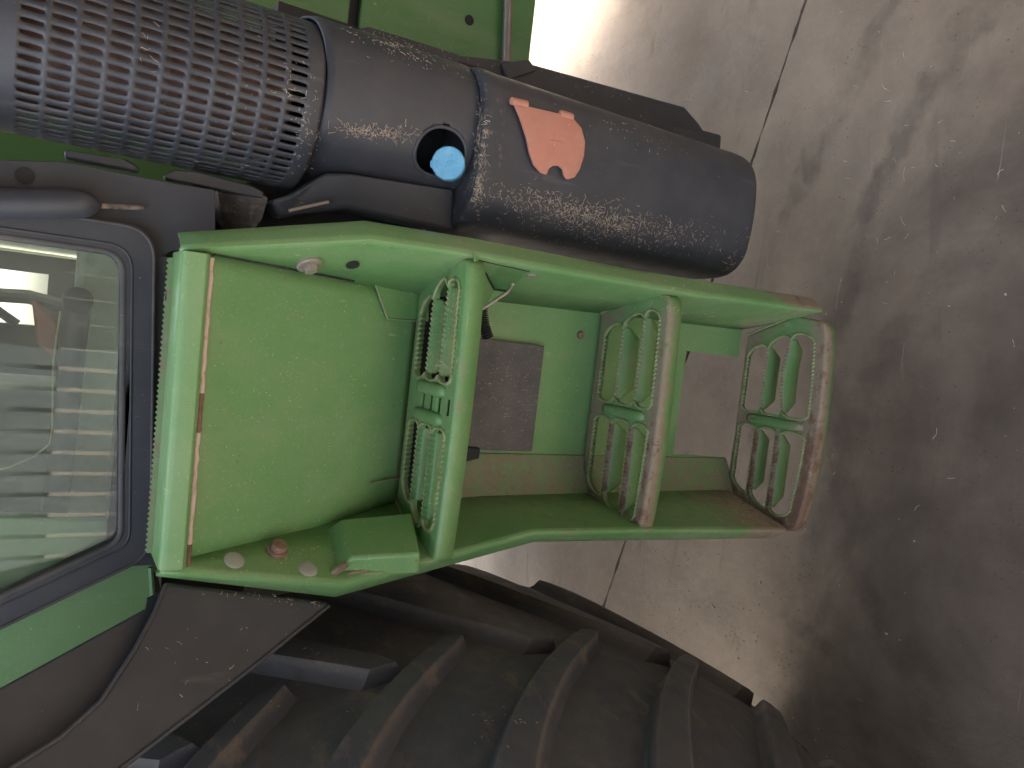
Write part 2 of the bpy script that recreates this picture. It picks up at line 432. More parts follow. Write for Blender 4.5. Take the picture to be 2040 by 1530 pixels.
# --- back panel behind the ladder: sloping riser above the top step, upright below it with a window
m = MB()
def pan(z): return curve(RB, z)[0], curve(LB, z)[0], curve(RB, z)[1]
rows = []
for i in range(26):
    z = lerp(1.462, 1.150, i/25); xr, xl, y = pan(z)
    dish = [(.5-abs(j/14-.5)) for j in range(15)]
    rows.append([Vector((lerp(xl-.004, xr+.004, j/14), y+.004, z)) for j in range(15)])
def wp(p): return max(0, .34-(p.x+.26)*2.2)*(1 if p.z < 1.36 else .4)+.12*max(0, (1.25-p.z)/.12)
m.grid(rows, wear=[wp(p) for r in rows for p in r])
bp = m.build('back_panel', GREEN, T, smooth=60, solid=.004, offset=0)
m = MB()
m.box((-.25, 1.10, 1.0), (.08, 1.11, 1.3)); m.build('recess_shade_sheet', GAP, T); m = MB()  # dark sheet painting the shade of the void behind the top step
out = [(.078, 1.028, 1.07), (.078, 1.028, .44), (.016, 1.028, .44), (.016, 1.028, .582), (-.180, 1.028, .582), (-.184, 1.028, .44), (-.19, 1.028, .44), (-.19, 1.028, 1.07)]
m.prism(out, (0, .004, 0), wear=.08); lowp = m.build('back_panel', GREEN, T, smooth=0)
tag(lowp, 'lower back panel behind the steps with a cut-out window')
m = MB()
m.prism([(-.186, 1.0245, 1.07), (-.186, 1.0245, .44), (-.262, .985, .44), (-.268, .985, 1.07)], (.001, .004, 0), wear=[.55]*8)
tag(m.build('back_panel', GREEN, T, smooth=0), 'narrow angled back strip with olive dust beside the left plate')

# gusset welded on the riser, notch, dusty weld bead
def onpan(px, py, off=.004):
    n = Vector((0, (1.45-1.156), (.99-.866))).normalized()
    p = P(px, py, pl=(n, Vector((0, .866, 1.45)))); return p-n*off
m = MB(); g = [onpan(*q) for q in [(722, 549), (742, 560), (768, 633), (850, 640), (850, 585)]]
m.prism(g, (0, .0035, .0014), wear=.1); m.build('gusset_plate', GREEN, bp, bevel=.0012)
m = MB(); m.tube([onpan(742, 562), onpan(768, 634), onpan(832, 639)], .0015, 6, wear=.55); m.build('weld_bead', GREEN, bp)
m = MB(); m.prism([onpan(*q, off=.0052) for q in [(713, 546), (740, 549), (744, 561), (722, 559)]], (0, .001, 0)); m.build('drain_notch', GAP, bp)
# thin dark gap between riser and right plate
m = MB(); m.tube([Vector((.0535, .8635, 1.452)), Vector((.0515, .905, 1.35)), Vector((.0500, .938, 1.268))], .0014, 6); m.build('panel_gap', GAP, bp)
m = MB(); m.tube([onpan(735, 962), onpan(760, 957), onpan(792, 952)], .0013, 6, wear=.7); m.build('weld_bead', GREEN, bp)

# rubber mat, its foot and the corrugated hose behind the top step
m = MB(); m.prism([P(935, 671, y=1.016), P(1085, 690, y=1.016), P(1060, 899, y=1.016), P(925, 896, y=1.016)], (0, .008, 0)); m.build('rubber_mat', MAT, lowp, bevel=.001)
m = MB(); m.prism([P(925, 890, y=1.01), P(958, 893, y=1.01), P(955, 914, y=1.01), P(925, 920, y=1.01)], (0, .012, 0)); m.build('mat_clamp', GAP, lowp, bevel=.002)
m = MB(); a, b = P(962, 600, y=1.0), P(972, 672, y=1.0); c_ = P(940, 680, y=1.0)
pts = [lerp(a, b, i/60)+Vector((0, 0, .004*sin(i/60*pi))) for i in range(61)]
m.tube(pts, [.0072+.0018*(1 if i % 4 < 2 else -1) for i in range(61)], 12); m.build('corrugated_hose', GAP, T)
# rivet on lower panel
def rivet(p, nrm, r, h, mat, parent, name, hexa=0, washer=0):
    n_ = Vector(nrm).normalized(); u = n_.orthogonal().normalized(); v = n_.cross(u); p = Vector(p); m = MB()
    def ring(rad, hh, k): return [p+n_*hh+(u*cos(2*pi*i/k)+v*sin(2*pi*i/k))*rad for i in range(k)]
    if washer:
        rr = [ring(washer, -.001, 24), ring(washer, .003, 24), ring(washer*.9, .0042, 24), ring(r*.9, .0042, 24)]
        m.grid(rr, True)
    k = 6 if hexa else 20
    rs = [ring(r, 0, k), ring(r, h*.7, k), ring(r*.86, h, k), ring(r*.3, h*1.03, k)]
    o = m.grid(rs, True); m.f.append(tuple(o+3*k+i for i in range(k)))
    return m.build(name, mat, parent, smooth=30)
rivet(P(1156, 668, y=1.026), (0, -1, 0), .0065, .004, RUSTBOLT, lowp, 'rivet')

# --- side plate fittings
def onplate(px, py, F, B, z0):
    """meet a sight line with the inner face of a side plate near height z0"""
    xf, yf = curve(F, z0); xb, yb = curve(B, z0); a = Vector((xf, yf, z0)); b = Vector((xb, yb, z0))
    xf2, yf2 = curve(F, z0-.05); c = Vector((xf2, yf2, z0-.05))
    n_ = (b-a).cross(c-a).normalized()
    if n_.dot(CAM-a) < 0: n_ = -n_
    return P(px, py, pl=(n_, a)), n_
p, n_ = onplate(615, 522, RF, RB, 1.345); rivet(p+n_*.002, n_, .009, .011, MUD_GREY, rp, 'bolt', 1, .0155)
p, n_ = onplate(702, 525, RF, RB, 1.30); rivet(p+n_*.0022, n_, .0085, .0007, GAP, rp, 'hole')
p, n_ = onplate(550, 1100, LF, LB, 1.35); rivet(p+n_*.002, n_, .0098, .012, RUSTBOLT, lp, 'bolt', 0, .0125)
p, n_ = onplate(465, 1119, LF, LB, 1.40); rivet(p+n_*.001, n_, .0118, .003, PLUG, lp, 'plug')
p, n_ = onplate(612, 1137, LF, LB, 1.31); rivet(p+n_*.001, n_, .0118, .003, PLUG, lp, 'plug')
# bent stiffener on the left plate
_, ln = onplate(740, 1080, LF, LB, 1.22); lq = Vector((*curve(LF, 1.22), 1.22))
def LPL(px, py, off): return P(px, py, pl=(ln, lq+ln*off))
HB = .024
f_ = [LPL(680, 1033, HB), LPL(702, 1110, HB), LPL(838, 1103, HB), LPL(820, 1020, HB)]
g_ = [LPL(632, 1064, .001), LPL(656, 1144, .001)]
dn = -ln*(HB+.002)
v = f_+g_+[f_[1]+dn+Vector((-.006, -.002, 0)), f_[2]+dn+Vector((-.006, -.002, 0)), f_[3]+dn, f_[0]+dn]
m = MB(); m.add(v, [(0, 1, 2, 3), (0, 4, 5, 1), (1, 5, 6), (1, 6, 7, 2), (3, 8, 9, 0), (0, 9, 4), (2, 7, 8, 3), (4, 9, 8, 7, 6, 5)], [.05, .1, .1, .1, .15, .55, .3, .2, .2, .2])
m.build('stiffener', GREEN, lp, bevel=.004)
m = MB(); m.tube([LPL(654, 1146, .003), LPL(672, 1136, .010), LPL(690, 1124, .016)], .0048, 8, wear=.95); m.build('weld_bead', GREEN, lp)
m = MB(); m.tube([LPL(690, 1144, .003), LPL(760, 1130, .003), LPL(826, 1110, .003)], .0024, 6, wear=.95); m.build('weld_bead', GREEN, lp)
# folded bracket under the top step on the right
_, rn = onplate(1000, 560, RF, RB, 1.06); rq = Vector((*curve(RF, 1.06), 1.06))
def RPL(px, py, off): return P(px, py, pl=(rn, rq+rn*off))
m = MB(); m.prism([RPL(950, 521, .003), RPL(1050, 543, .003), RPL(1012, 580, .003), RPL(986, 577, .003)], -rn*.002); m.build('bracket', GREEN_CLEAN, rp, bevel=.0008)
m = MB(); m.prism([RPL(945, 500, .004), RPL(985, 579, .004), RPL(1012, 582, .004), P(964, 615, y=.985), P(945, 622, y=.985)], (0, .003, 0), wear=.12); m.build('bracket', GREEN, rp, bevel=.0008)
m = MB(); m.tube([P(950, 621, y=.982), P(964, 614, y=.982), RPL(1012, 582, .005), RPL(1022, 566, .004)], .0020, 6); m.build('bracket_edge', SEAL, rp)
m = MB(); m.tube([RPL(952, 517, .002), RPL(1054, 540, .002)], .0016, 6); m.tube([RPL(955, 520, .004), RPL(985, 577, .005), RPL(1008, 580, .005)], .0013, 6); m.build('bracket_gap', GAP, rp)
rivet(RPL(1058, 547, .001), rn, .0075, .0035, MUD_GREY, rp, 'bolt')

# --- door sill
sl, sr = Vector((-.287, .846, 0)), Vector((.052, .846, 0))
def sillz(x): return lerp(1.481, 1.485, (x+.287)/.339)
m = MB(); rows = []
prof = [(.0, -.0235), (.0, -.008), (.001, -.004), (.003, -.0012), (.007, 0), (.03, .0005), (.07, .0005), (.07, -.028), (.012, -.028), (.004, -.0275)]
for i in range(25):
    x = lerp(-.287, .052, i/24)
    rows.append([Vector((x, .846+dy, sillz(x)+dz)) for dy, dz in prof])
m.grid(rows, True, wear=.0)
n0 = len(prof); m.f.append(tuple(range(n0))); m.f.append(tuple(24*n0+i for i in range(n0)))
sill = m.build('door_sill', GREEN, T, smooth=40, bevel=.001)
m = MB(); top = []; bot = []; N = 110
for i in range(N+1):
    x = lerp(-.283, .045, i/N); z = sillz(x)
    top.append(Vector((x, .90, z+.0056+(.0026 if i % 2 else 0)))); bot.append(Vector((x, .90, z-.004)))
m.prism(top+bot[::-1], (0, .003, 0), wear=.5); m.build('serrated_strip', GREEN, sill, smooth=0)
for x0, x1, mt in ((-.285, -.262, BARE), (-.262, -.139, SEAL), (-.139, -.096, BARE), (-.096, .049, SEAL)):
    m = MB(); pts = []
    for i in range(14):
        x = lerp(x0, x1, i/13); pts.append((x, .860, sillz(x)-.0295+rnd.uniform(-.0006, .0006)))
    m.tube(pts, [.0042+rnd.uniform(-.0005, .0005) for _ in pts], 8); m.build('seal_strip', mt, sill)

# --- steps
def step(zt, yb, bow, wear_k, nose, yf, slits=False):
    cx = -.097
    hb = .155 if yb > 1 else .150
    rr = .006
    yc, xw = .905, .199
    def front(x):
        u = (x-cx)/.19
        return yf+bow*u*u*(1 if x < cx else .75)+.0*u
    # top outline (outer edge of the rolled rim), anticlockwise seen from above
    xl, xf_ = (.207, .203) if slits else (xw, .186)
    pts = [Vector((cx-hb, yb)), Vector((cx-xl, yc)), Vector((cx-xf_, front(cx-.186)+.002))]
    for i in range(1, 12): x = lerp(cx-xf_, cx+.19, i/12); pts.append(Vector((x, front(x))))
    pts += [Vector((cx+.19, front(cx+.19)+.002)), Vector((cx+xw, yc)), Vector((cx+hb+.003, yb))]
    rad = [.0]+[.02, .024]+[0]*11+[.024, .02]+[.0]
    O = rounded(pts, rad, 6)
    k = len(O)
    def inset(d):
        res = []
        for i in range(k):
            a, b, c = O[i-1], O[i], O[(i+1) % k]
            t = ((b-a).normalized()+(c-b).normalized()); t = t.normalized() if t.length > 1e-6 else (b-a).normalized()
            res.append(b+Vector((-t.y, t.x))*d)
        return res
    def W(p, dz=0):
        """how dirty and worn: nose and left half catch the boots"""
        w = wear_k*(.35+.8*max(0, (.90-p[1])/.06)*(.55+.6*max(0, (cx+.05-p[0])/.2)))
        if p[0] < cx-.13: w += wear_k*.35
        if p[1] > yb-.04: w += .30
        if slits and p[1] < .87 and -.13 < p[0] < -.03: w += .28
        return w*(1 if dz > -.012 else .35)
    inn = inset(rr)
    # openings
    bars = [(.957, .908) if yb > 1 else (.934, .893)][0]
    y_hi = (1.003 if yb > 1 else .970)
    ch = .029 if slits else .012
    def opening(sg):
        xi = cx+sg*ch
        def fy(x): return front(x)+nose
        def outer(y):   # straight slanted outer limit
            t = (y-yc)/(yb-yc); lim = lerp(xw, hb, t) if y > yc else xw-.004*(yc-y)/.04
            return cx+sg*(lim-.030)
        cuts = [fy(outer(.88)), bars[1], bars[0], y_hi]
        loop = []
        amp, pitch = .0034, .0066
        # front edge from the inner to the outer end
        x0, x1 = xi+sg*.011, outer(cuts[0]+.01)-sg*.014; n_ = int(abs(x1-x0)/pitch)*2
        for i in range(n_+1): x = lerp(x0, x1, i/n_); loop.append(Vector((x, fy(x)+(amp if i % 2 else 0))))
        # outer side, scalloped
        for s_ in range(3):
            a, b = cuts[s_], cuts[s_+1]
            if s_ == 0: a = fy(outer(a))
            for i in range(9):
                u = -1+2*i/8; y = lerp(a, b, (u+1)/2)
                if s_ == 0 and i == 0: continue
                loop.append(Vector((outer(y)-sg*.014+sg*.014*sqrt(max(0, 1-u**2)), y)))
        x0, x1 = outer(y_hi)-sg*.014, xi+sg*.011; n_ = int(abs(x1-x0)/pitch)*2
        for i in range(1, n_): x = lerp(x0, x1, i/n_); loop.append(Vector((x, y_hi-(amp if i % 2 else 0))))
        for s_ in (2, 1, 0):
            a, b = cuts[s_+1], cuts[s_]
            if s_ == 0: b = fy(xi)
            for i in range(9):
                u = -1+2*i/8; y = lerp(a, b, (u+1)/2)
                if s_ == 0 and i == 8: continue
                loop.append(Vector((xi+sg*.011-sg*.011*sqrt(max(0, 1-u**2)), y)))
        return loop, xi, outer, cuts
    op = [opening(-1), opening(1)]
    holes = [o_[0] for o_ in op]
    if slits:
        for y in (.855, .881, .906, .930):
            holes.append([Vector((cx-.0105, y-.0034)), Vector((cx+.0105, y-.0034)), Vector((cx+.0105, y+.0034)), Vector((cx-.0105, y+.0034))])
    m = MB()
    loops = [inn]+holes
    tr = tessellate_polygon([[Vector((p.x, p.y, 0)) for p in l] for l in loops])
    fl = [p for l in loops for p in l]
    o0 = m.add([Vector((p.x, p.y, zt)) for p in fl], [], [W(p) for p in fl])
    for t in tr: m.f.append(tuple(o0+i for i in t))
    # rolled rim and skirt, running on from the top sheet's own border points
    base = list(range(o0, o0+k)); prev = base
    for a in (20, 40, 60, 80, 90, -1):
        if a >= 0:
            s_ = inset(rr*(1-sin(radians(a)))); dz = [-rr*(1-cos(radians(a)))]*k
        else:
            s_ = O; dz = []
            for p in O: dz.append(-(.026 if p.y < .90 else .014))
        cur = [m.add([Vector((p.x, p.y, zt+d))], [], [W(p, d)]) for p, d in zip(s_, dz)]
        for i in range(k): j = (i+1) % k; m.f.append((prev[i], prev[j], cur[j], cur[i]))
        prev = cur
    b = k
    for hi_, l in enumerate(holes):
        n_ = len(l); top_i = list(range(o0+b, o0+b+n_)); b += n_
        d = -.008 if hi_ < 2 else -.003
        cur = [m.add([Vector((p.x, p.y, zt+d))], [], [W(p)*.6]) for p in l]
        for i in range(n_): j = (i+1) % n_; m.f.append((top_i[i], top_i[j], cur[j], cur[i]))
    # raised rib(s) between the openings
    for rx in ((-.019, .019) if slits else (0,)):
        rows = []
        y0, y1 = yf+.030, (.955 if slits else .985)
        for i in range(11):
            u = -1+2*i/10; y = lerp(y0, y1, (u+1)/2); f_ = max(0, 1-u**6)**.5
            rows.append([Vector((cx+rx+.0095*s_*(.55+.45*f_), y, zt+.0006+.0062*f_*max(0, 1-abs(s_)**2)**.6-(.0012 if abs(s_) == 1 else 0))) for s_ in (-1, -.8, -.5, -.2, .2, .5, .8, 1)])
        m.grid(rows, wear=[W((p.x, p.y))*.9 for r in rows for p in r])
    m.cut = len(m.f)
    for l in holes[:2]:
        q = [Vector((p.x, p.y, zt+.0002)) for p in l]; q.append(q[0]); m.tube(q, .00045, 5, cap=False)
    st = m.build('step', GREEN, T, smooth=50, solid=.003)
    for sg in (-1, 1):
        m = MB(); pts = []
        for i in range(25):
            t = i/24; pts.append(Vector((cx+sg*lerp(xw+.001, hb+.003, t), lerp(yc, yb-.002, t), zt+.0005+rnd.uniform(-.0006, .0006))))
        m.tube(pts, [.0026+rnd.uniform(-.0007, .0007) for _ in pts], 7, wear=[rnd.uniform(.35, .8) for _ in range(25*7)]); m.build('weld_bead', GREEN, st, smooth=60)
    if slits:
        m = MB(); m.box((cx-.014, .846, zt-.02), (cx+.014, .945, zt-.012)); m.build('slit_shade_plate', GAP, st)  # added dark plate, painting the shade seen through the slits
    # serrated bars: toothed upper lip sloping to a tapered upright face
    for (loop, xi, outer, cuts), sg in zip(op, (-1, 1)):
        for yv in bars:
            m = MB(); x0, x1 = xi+sg*.009, outer(yv)-sg*.012; n_ = int(abs(x1-x0)/.0034); n_ += n_ % 2
            rows = []; ww = []
            for i in range(n_+1):
                u = i/n_; x = lerp(x0, x1, u)
                taper = min(1, u/.14, (1-u)/.14); drop = .013+.022*taper
                tooth = .0026 if i % 2 else 0
                bend = .008*sin(pi*u)*(1 if (zt < .5 and sg > 0 and yv == bars[1]) else 0)
                lip = .0015 if sg > 0 else .0075
                rows.append([Vector((x, yv+lip+bend, zt-.0006-tooth)), Vector((x, yv-.001+bend, zt-.0035-lip*.4)), Vector((x, yv-.0022+bend*.8, zt-.009)), Vector((x, yv-.003+bend*.6, zt-drop))])
                base_w = wear_k*(.55 if sg > 0 else .95)
                ww += [base_w+.25, base_w, base_w*.3, .05]
            m.grid(rows, wear=ww)
            m.cut = len(m.f); m.tube([r[0] for r in rows], .0005, 5); m.build('serrated_bar', GREEN, st, smooth=25, solid=.002, offset=0)
    return st
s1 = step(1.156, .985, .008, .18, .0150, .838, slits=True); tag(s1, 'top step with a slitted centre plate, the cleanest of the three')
s2 = step(.80, 1.020, .010, .88, .0165, .849); tag(s2, 'middle step with brown worn nose on its left half')
s3 = step(.444, 1.012, .017, .98, .0215, .826); tag(s3, 'bottom step with muddy brown nose')

# --- battery box / tank cover
def loft(sec, zs, name=None):
    """sec: plan outline [(x,y)]; zs: list of (z, scale to centre, dy)"""
    cxs = sum(p[0] for p in sec)/len(sec); cys = sum(p[1] for p in sec)/len(sec)
    return [[Vector((cxs+(x-cxs)*s, cys+(y-cys)*s+dy, z)) for x, y in sec] for z, s, dy in zs]
def smooth_path(pts, n=10):
    out = []; k = len(pts); P_ = [Vector(p) for p in pts]
    for i in range(k-1):
        p0, p1, p2, p3 = P_[max(i-1, 0)], P_[i], P_[i+1], P_[min(i+2, k-1)]
        for j in range(n):
            t = j/n; out.append(.5*((2*p1)+(p2-p0)*t+(2*p0-5*p1+4*p2-p3)*t*t+(3*p1-p0-3*p2+p3)*t**3))
    out.append(P_[-1]); return [tuple(p) for p in out]
tsec = smooth_path([(.165, 1.22), (.153, 1.10), (.152, 1.02), (.160, .972), (.187, .943), (.225, .934), (.275, .931), (.325, .936), (.358, .953), (.378, .985), (.387, 1.05), (.392, 1.22)], 7)
def straw_band(p): return max(0, 1-abs(p.x-.225)/.06)*.38
zs = [(1.108, .93, .004), (1.110, .975, 0), (1.107, .995, 0), (1.100, 1.008, 0), (1.090, 1.008, 0), (1.078, 1.0, 0)]
zs += [(lerp(1.073, .585, i/30), 1, 0) for i in range(31)]
zs += [(.573, .997, 0), (.563, .99, 0), (.556, .975, 0), (.552, .95, .002)]
rows = loft(tsec, zs)
m = MB(); m.grid(rows, wear=[straw_band(p) if p.z < 1.075 else .42 for r in rows for p in r])
n_ = len(tsec); m.f.append(tuple((len(rows)-1)*n_+i for i in range(n_))); m.f.append(tuple(reversed(range(n_))))
tank = m.build('battery_box', BLACK, T, smooth=45)
tbvh = BVHTree.FromPolygons([v for v in m.v], [f for f in m.f])
def cast(bv, px, py, off=0.):
    loc, nor, idx, dist = bv.ray_cast(CAM, ray(px, py), 20)
    if loc is None: return None, None
    if nor.dot(ray(px, py)) > 0: nor = -nor
    return loc+nor*off, nor
# terminal cover: a curved plastic flap lying on the box face
flap = [(1014, 199), (1046, 206), (1046, 217), (1110, 232), (1111, 224), (1134, 231), (1136, 241), (1152, 259), (1159, 285), (1157, 312), (1149, 338), (1138, 354), (1124, 358),
        (1118, 351), (1115, 338), (1107, 331), (1096, 331), (1087, 337), (1083, 349), (1072, 345), (1058, 329), (1050, 307), (1043, 275), (1031, 238)]
flap2 = [tuple(p) for p in rounded([Vector((a, b)) for a, b in flap], 3, 3)]
inner = []
from_poly = flap2
def inside(x, y, poly):
    c = False; j = len(poly)-1
    for i in range(len(poly)):
        xi, yi = poly[i]; xj, yj = poly[j]
        if (yi > y) != (yj > y) and x < (xj-xi)*(y-yi)/(yj-yi)+xi: c = not c
        j = i
    return c
for gx in range(1020, 1160, 12):
    for gy in range(204, 356, 12):
        if inside(gx, gy, flap2) and min((gx-a)**2+(gy-b)**2 for a, b in flap2) > 25: inner.append((gx, gy))
allp = flap2+inner
vv, ee, ff, *_ = delaunay_2d_cdt([Vector(p) for p in allp], [(i, (i+1) % len(flap2)) for i in range(len(flap2))], [], 1, 1e-4)
m = MB(); pts3 = []
for p in vv:
    q, nr = cast(tbvh, p.x, p.y, .0045); pts3.append(q if q is not None else P(p.x, p.y, y=.95))
m.add(pts3, [f for f in ff if inside(sum(vv[i].x for i in f)/len(f), sum(vv[i].y for i in f)/len(f), flap2)])
fl = m.build('terminal_cover', SALMON, tank, smooth=50, solid=.0035, bevel=.0012)
fbv = BVHTree.FromPolygons(m.v, m.f)
# raised plus sign
m = MB()
for a, b in (((1092, 283), (1115, 285)), ((1104, 272), (1102, 296))):
    q0, n0_ = cast(fbv, *a, .0026); q1, n1_ = cast(fbv, *b, .0026)
    m.tube([q0, lerp(q0, q1, .5)+n0_*.0003, q1], .0026, 8)
m.build('plus_sign', SALMON, fl)
for q0, q1 in (((1014, 205), (1045, 213)), ((1110, 231), (1135, 238))):
    a, na = cast(tbvh, *q0, .006); b, nb = cast(tbvh, *q1, .006)
    m = MB(); m.tube([a, b], .0052, 10); m.build('hinge_knuckle', SALMON, fl)

# box behind the battery box
m = MB(); yb_ = 1.2
out = [P(905, 108, y=yb_), P(1050, 124, y=yb_), P(1366, 213, y=yb_), P(1392, 243, y=yb_), P(1402, 258, y=yb_), P(1438, 268, y=yb_), P(1434, 320, y=yb_), P(1380, 420, y=yb_), P(960, 330, y=yb_)]
m.prism(out, (0, .16, 0), wear=.1); m.build('rear_box', BLACK_MATTE, T, bevel=.006)
m = MB(); m.prism([P(930, 150, y=1.16), P(1050, 178, y=1.16), P(1395, 262, y=1.16), P(1436, 272, y=1.16), P(1432, 330, y=1.16), P(980, 300, y=1.16)], (0, .035, 0), wear=.1); m.build('rear_box_flange', BLACK_MATTE, T, bevel=.004)
m = MB(); m.prism([P(1000, 125, y=1.19), P(1055, 118, y=1.19), P(1070, 140, y=1.19), P(1010, 160, y=1.19)], (0, .02, 0), wear=.2); m.build('rear_box_tab', BLACK_MATTE, T, bevel=.003)

# --- filler cover with the blue cap
csec = smooth_path([(.185, 1.2), (.188, 1.09), (.195, 1.03), (.215, .985), (.25, .958), (.30, .950), (.345, .962), (.378, .995), (.398, 1.05), (.405, 1.12), (.41, 1.2)], 10)
NS = len(csec)
ztop, zbot = 1.324, 1.108
NZ = 76
hole_c, _ = None, None
m = MB()
rows = []
for i in range(NZ+1):
    z = lerp(ztop, zbot, i/NZ); e = min(i, 3)/3
    s = .975+.025*e
    rows.append([Vector((.295+(x-.295)*s, 1.07+(y-1.07)*s, z+.012*max(0, (x-.30)/.1)*(1-i/NZ))) for x, y in csec])
tmp = MB(); tmp.grid(rows); cbv = BVHTree.FromPolygons(tmp.v, tmp.f)
hc, hn = cast(cbv, 878, 306)
HR = .0375
def in_hole(p): return (p-hc).length < HR and p.y < 1.04
vid = {}
# snap nearby grid points to the rim so the opening is round
for r in rows:
    for p in r:
        d = (p-hc).length
        if abs(d-HR) < .0019 and p.y < 1.04:
            q = hc+(p-hc)*(HR/d); p.x, p.y, p.z = q.x, q.y, q.z
vs = [p for r in rows for p in r]; fs = []
for i in range(NZ):
    for j in range(NS-1):
        f = (i*NS+j, i*NS+j+1, (i+1)*NS+j+1, (i+1)*NS+j)
        c = sum((vs[q] for q in f), Vector())/4
        if not in_hole(c): fs.append(f)
m.add(vs, fs, [max(0, 1-abs(p.x-.265)/.03)*.22+(.25 if p.x > .375 else 0) for p in vs])
cover = m.build('filler_cover', BLACK, T, smooth=50, solid=.0035)
m = MB(); ring_ = []
hu = hn.orthogonal().normalized(); hv = hn.cross(hu)
for i in range(49):
    q = hc+(hu*cos(2*pi*i/48)+hv*sin(2*pi*i/48))*HR
    loc = cbv.find_nearest(q)[0]; ring_.append(loc if loc is not None else q)
m.tube(ring_, .0026, 8, cap=False); m.build('opening_rim', BLACK, cover, smooth=60)
# dark well behind the opening, then cap
m = MB(); m.box((.205, 1.06, 1.09), (.33, 1.075, 1.23)); m.build('filler_well', GAP, cover)
capc = P(893, 325, y=.962); cn = Vector((-.12, -.80, .45)).normalized()
m = MB(); u = cn.orthogonal().normalized(); v_ = cn.cross(u); R_ = .0232
def crg(r, h, k=48, notch=0):
    return [capc+cn*h+(u*cos(2*pi*i/k)+v_*sin(2*pi*i/k))*(r*(1+(.014 if notch and i % 4 < 2 else 0)+(.09 if notch and i in (30, 31, 32) else 0))) for i in range(k)]
rs = [crg(R_*.98, -.03, notch=1), crg(R_, -.004, notch=1), crg(R_*.985, -.001, notch=1), crg(R_*.93, .0008), crg(R_*.5, .0012), crg(R_*.12, .0012), crg(R_*.10, .0026), crg(R_*.02, .003)]
o = m.grid(rs, True); m.f.append(tuple(o+7*48+i for i in range(48)))
m.build('filler_cap', CAP, cover, smooth=40)
m = MB(); m.tube([capc-cn*.03, capc-cn*.09], .018, 16); m.build('filler_neck', GAP, cover)
# shroud left of the filler cover, and the folded ear above the cover
m = MB(); m.prism([P(540, 398, y=1.03), P(585, 385, y=1.02), P(652, 343, y=1.01), P(700, 345, y=1.0), P(908, 378, y=.995), P(906, 462, y=1.0), P(690, 415, y=1.02), P(560, 432, y=1.04)], (0, .05, 0), wear=.15)
shroud = m.build('shroud', BLACK_MATTE, T, bevel=.006)
rivet(P(657, 400, y=1.012), (0, -1, .2), .0035, .0012, GAP, shroud, 'screw')
m = MB(); m.tube([P(575, 420, y=1.022), P(655, 402, y=1.012)], .0022, 6, wear=.9); m.build('fold_edge', BRACKET, shroud)
m = MB(); m.prism([P(664, 66, y=1.06), P(735, 52, y=1.08), P(918, 108, y=1.08), P(915, 150, y=1.06), P(800, 130, y=1.04), P(672, 110, y=1.03)], (0, .05, 0), wear=.35); m.build('cover_ear', BLACK_MATTE, T, bevel=.004)

# --- perforated exhaust guard and the muffler inside it
gx, gy, gr = .277, 1.055, .109
zb = 1.327; ncol, nrow = 11, 31
zpitch, ztop_s = .0272, 1.645
m = MB()
def gp(a, z, r=gr): return Vector((gx+r*cos(a), gy+r*sin(a), z))
a0, a1 = radians(172), radians(368)       # faces the viewer (-Y side)
da = (a1-a0)/nrow
for c in range(ncol):
    zc = ztop_s-zpitch*(c+.5)
    for r in range(nrow):
        ac = a0+da*(r+.5)
        hl, hw = .0104, .0026                   # half length along z, half width round the drum
        hwa = hw/gr; oute = []; inn = []
        k = 12
        for i in range(k):
            t = 2*pi*i/k
            sx = cos(t); sz = sin(t)
            inn.append(gp(ac+hwa*sx, zc+(hl-hw)*(1 if sz > 0.01 else -1 if sz < -.01 else 0)+hw*sz))
        # cell border with the same number of points
        cell = [(1, 0), (1, .5), (1, 1), (0, 1), (-1, 1), (-1, .5), (-1, 0), (-1, -.5), (-1, -1), (0, -1), (1, -1), (1, -.5)]
        for sx, sz in cell: oute.append(gp(ac+da/2*sx, zc+zpitch/2*sz))
        o = m.add(oute+inn, [(i, (i+1) % k, k+(i+1) % k, k+i) for i in range(k)], [.25*max(0, (1.42-zc)/.13)*(1 if ac > radians(240) else .4)]*24)
zz0 = ztop_s; zz1 = ztop_s-zpitch*ncol
NA = 62
rows = [[gp(a0+(a1-a0)*j/NA, z) for j in range(NA+1)] for z in (2.25, 1.9, zz0)]; m.grid(rows)
rows = [[gp(a0+(a1-a0)*j/NA, z, gr+dr) for j in range(NA+1)] for z, dr in ((zz1, 0), (zb+.004, 0), (zb, -.0015))]; m.grid(rows, wear=.35)
guard = m.build('exhaust_guard', BLACK, T, smooth=40)
bm = bmesh.new(); bm.from_mesh(guard.data); bmesh.ops.remove_doubles(bm, verts=bm.verts[:], dist=.00012); bmesh.ops.recalc_face_normals(bm, faces=bm.faces[:]); bm.to_mesh(guard.data); bm.free()
md = guard.modifiers.new('thickness', 'SOLIDIFY'); md.thickness = .002; md.offset = -1
m = MB(); rows = []
for z, r in ((2.2, .078), (1.60, .08), (1.50, .086), (1.497, .089), (1.492, .086), (1.39, .082), (1.36, .07), (1.35, .05)):
    rows.append([Vector((gx+r*cos(2*pi*j/40), gy+.005+r*sin(2*pi*j/40), z)) for j in range(40)])
m.grid(rows, True); m.build('muffler', RUSTY, T, smooth=50)
m = MB(); m.box((.20, 1.09, 1.0), (.42, 1.19, 1.36)); m.build('muffler_mount', GAP, T)
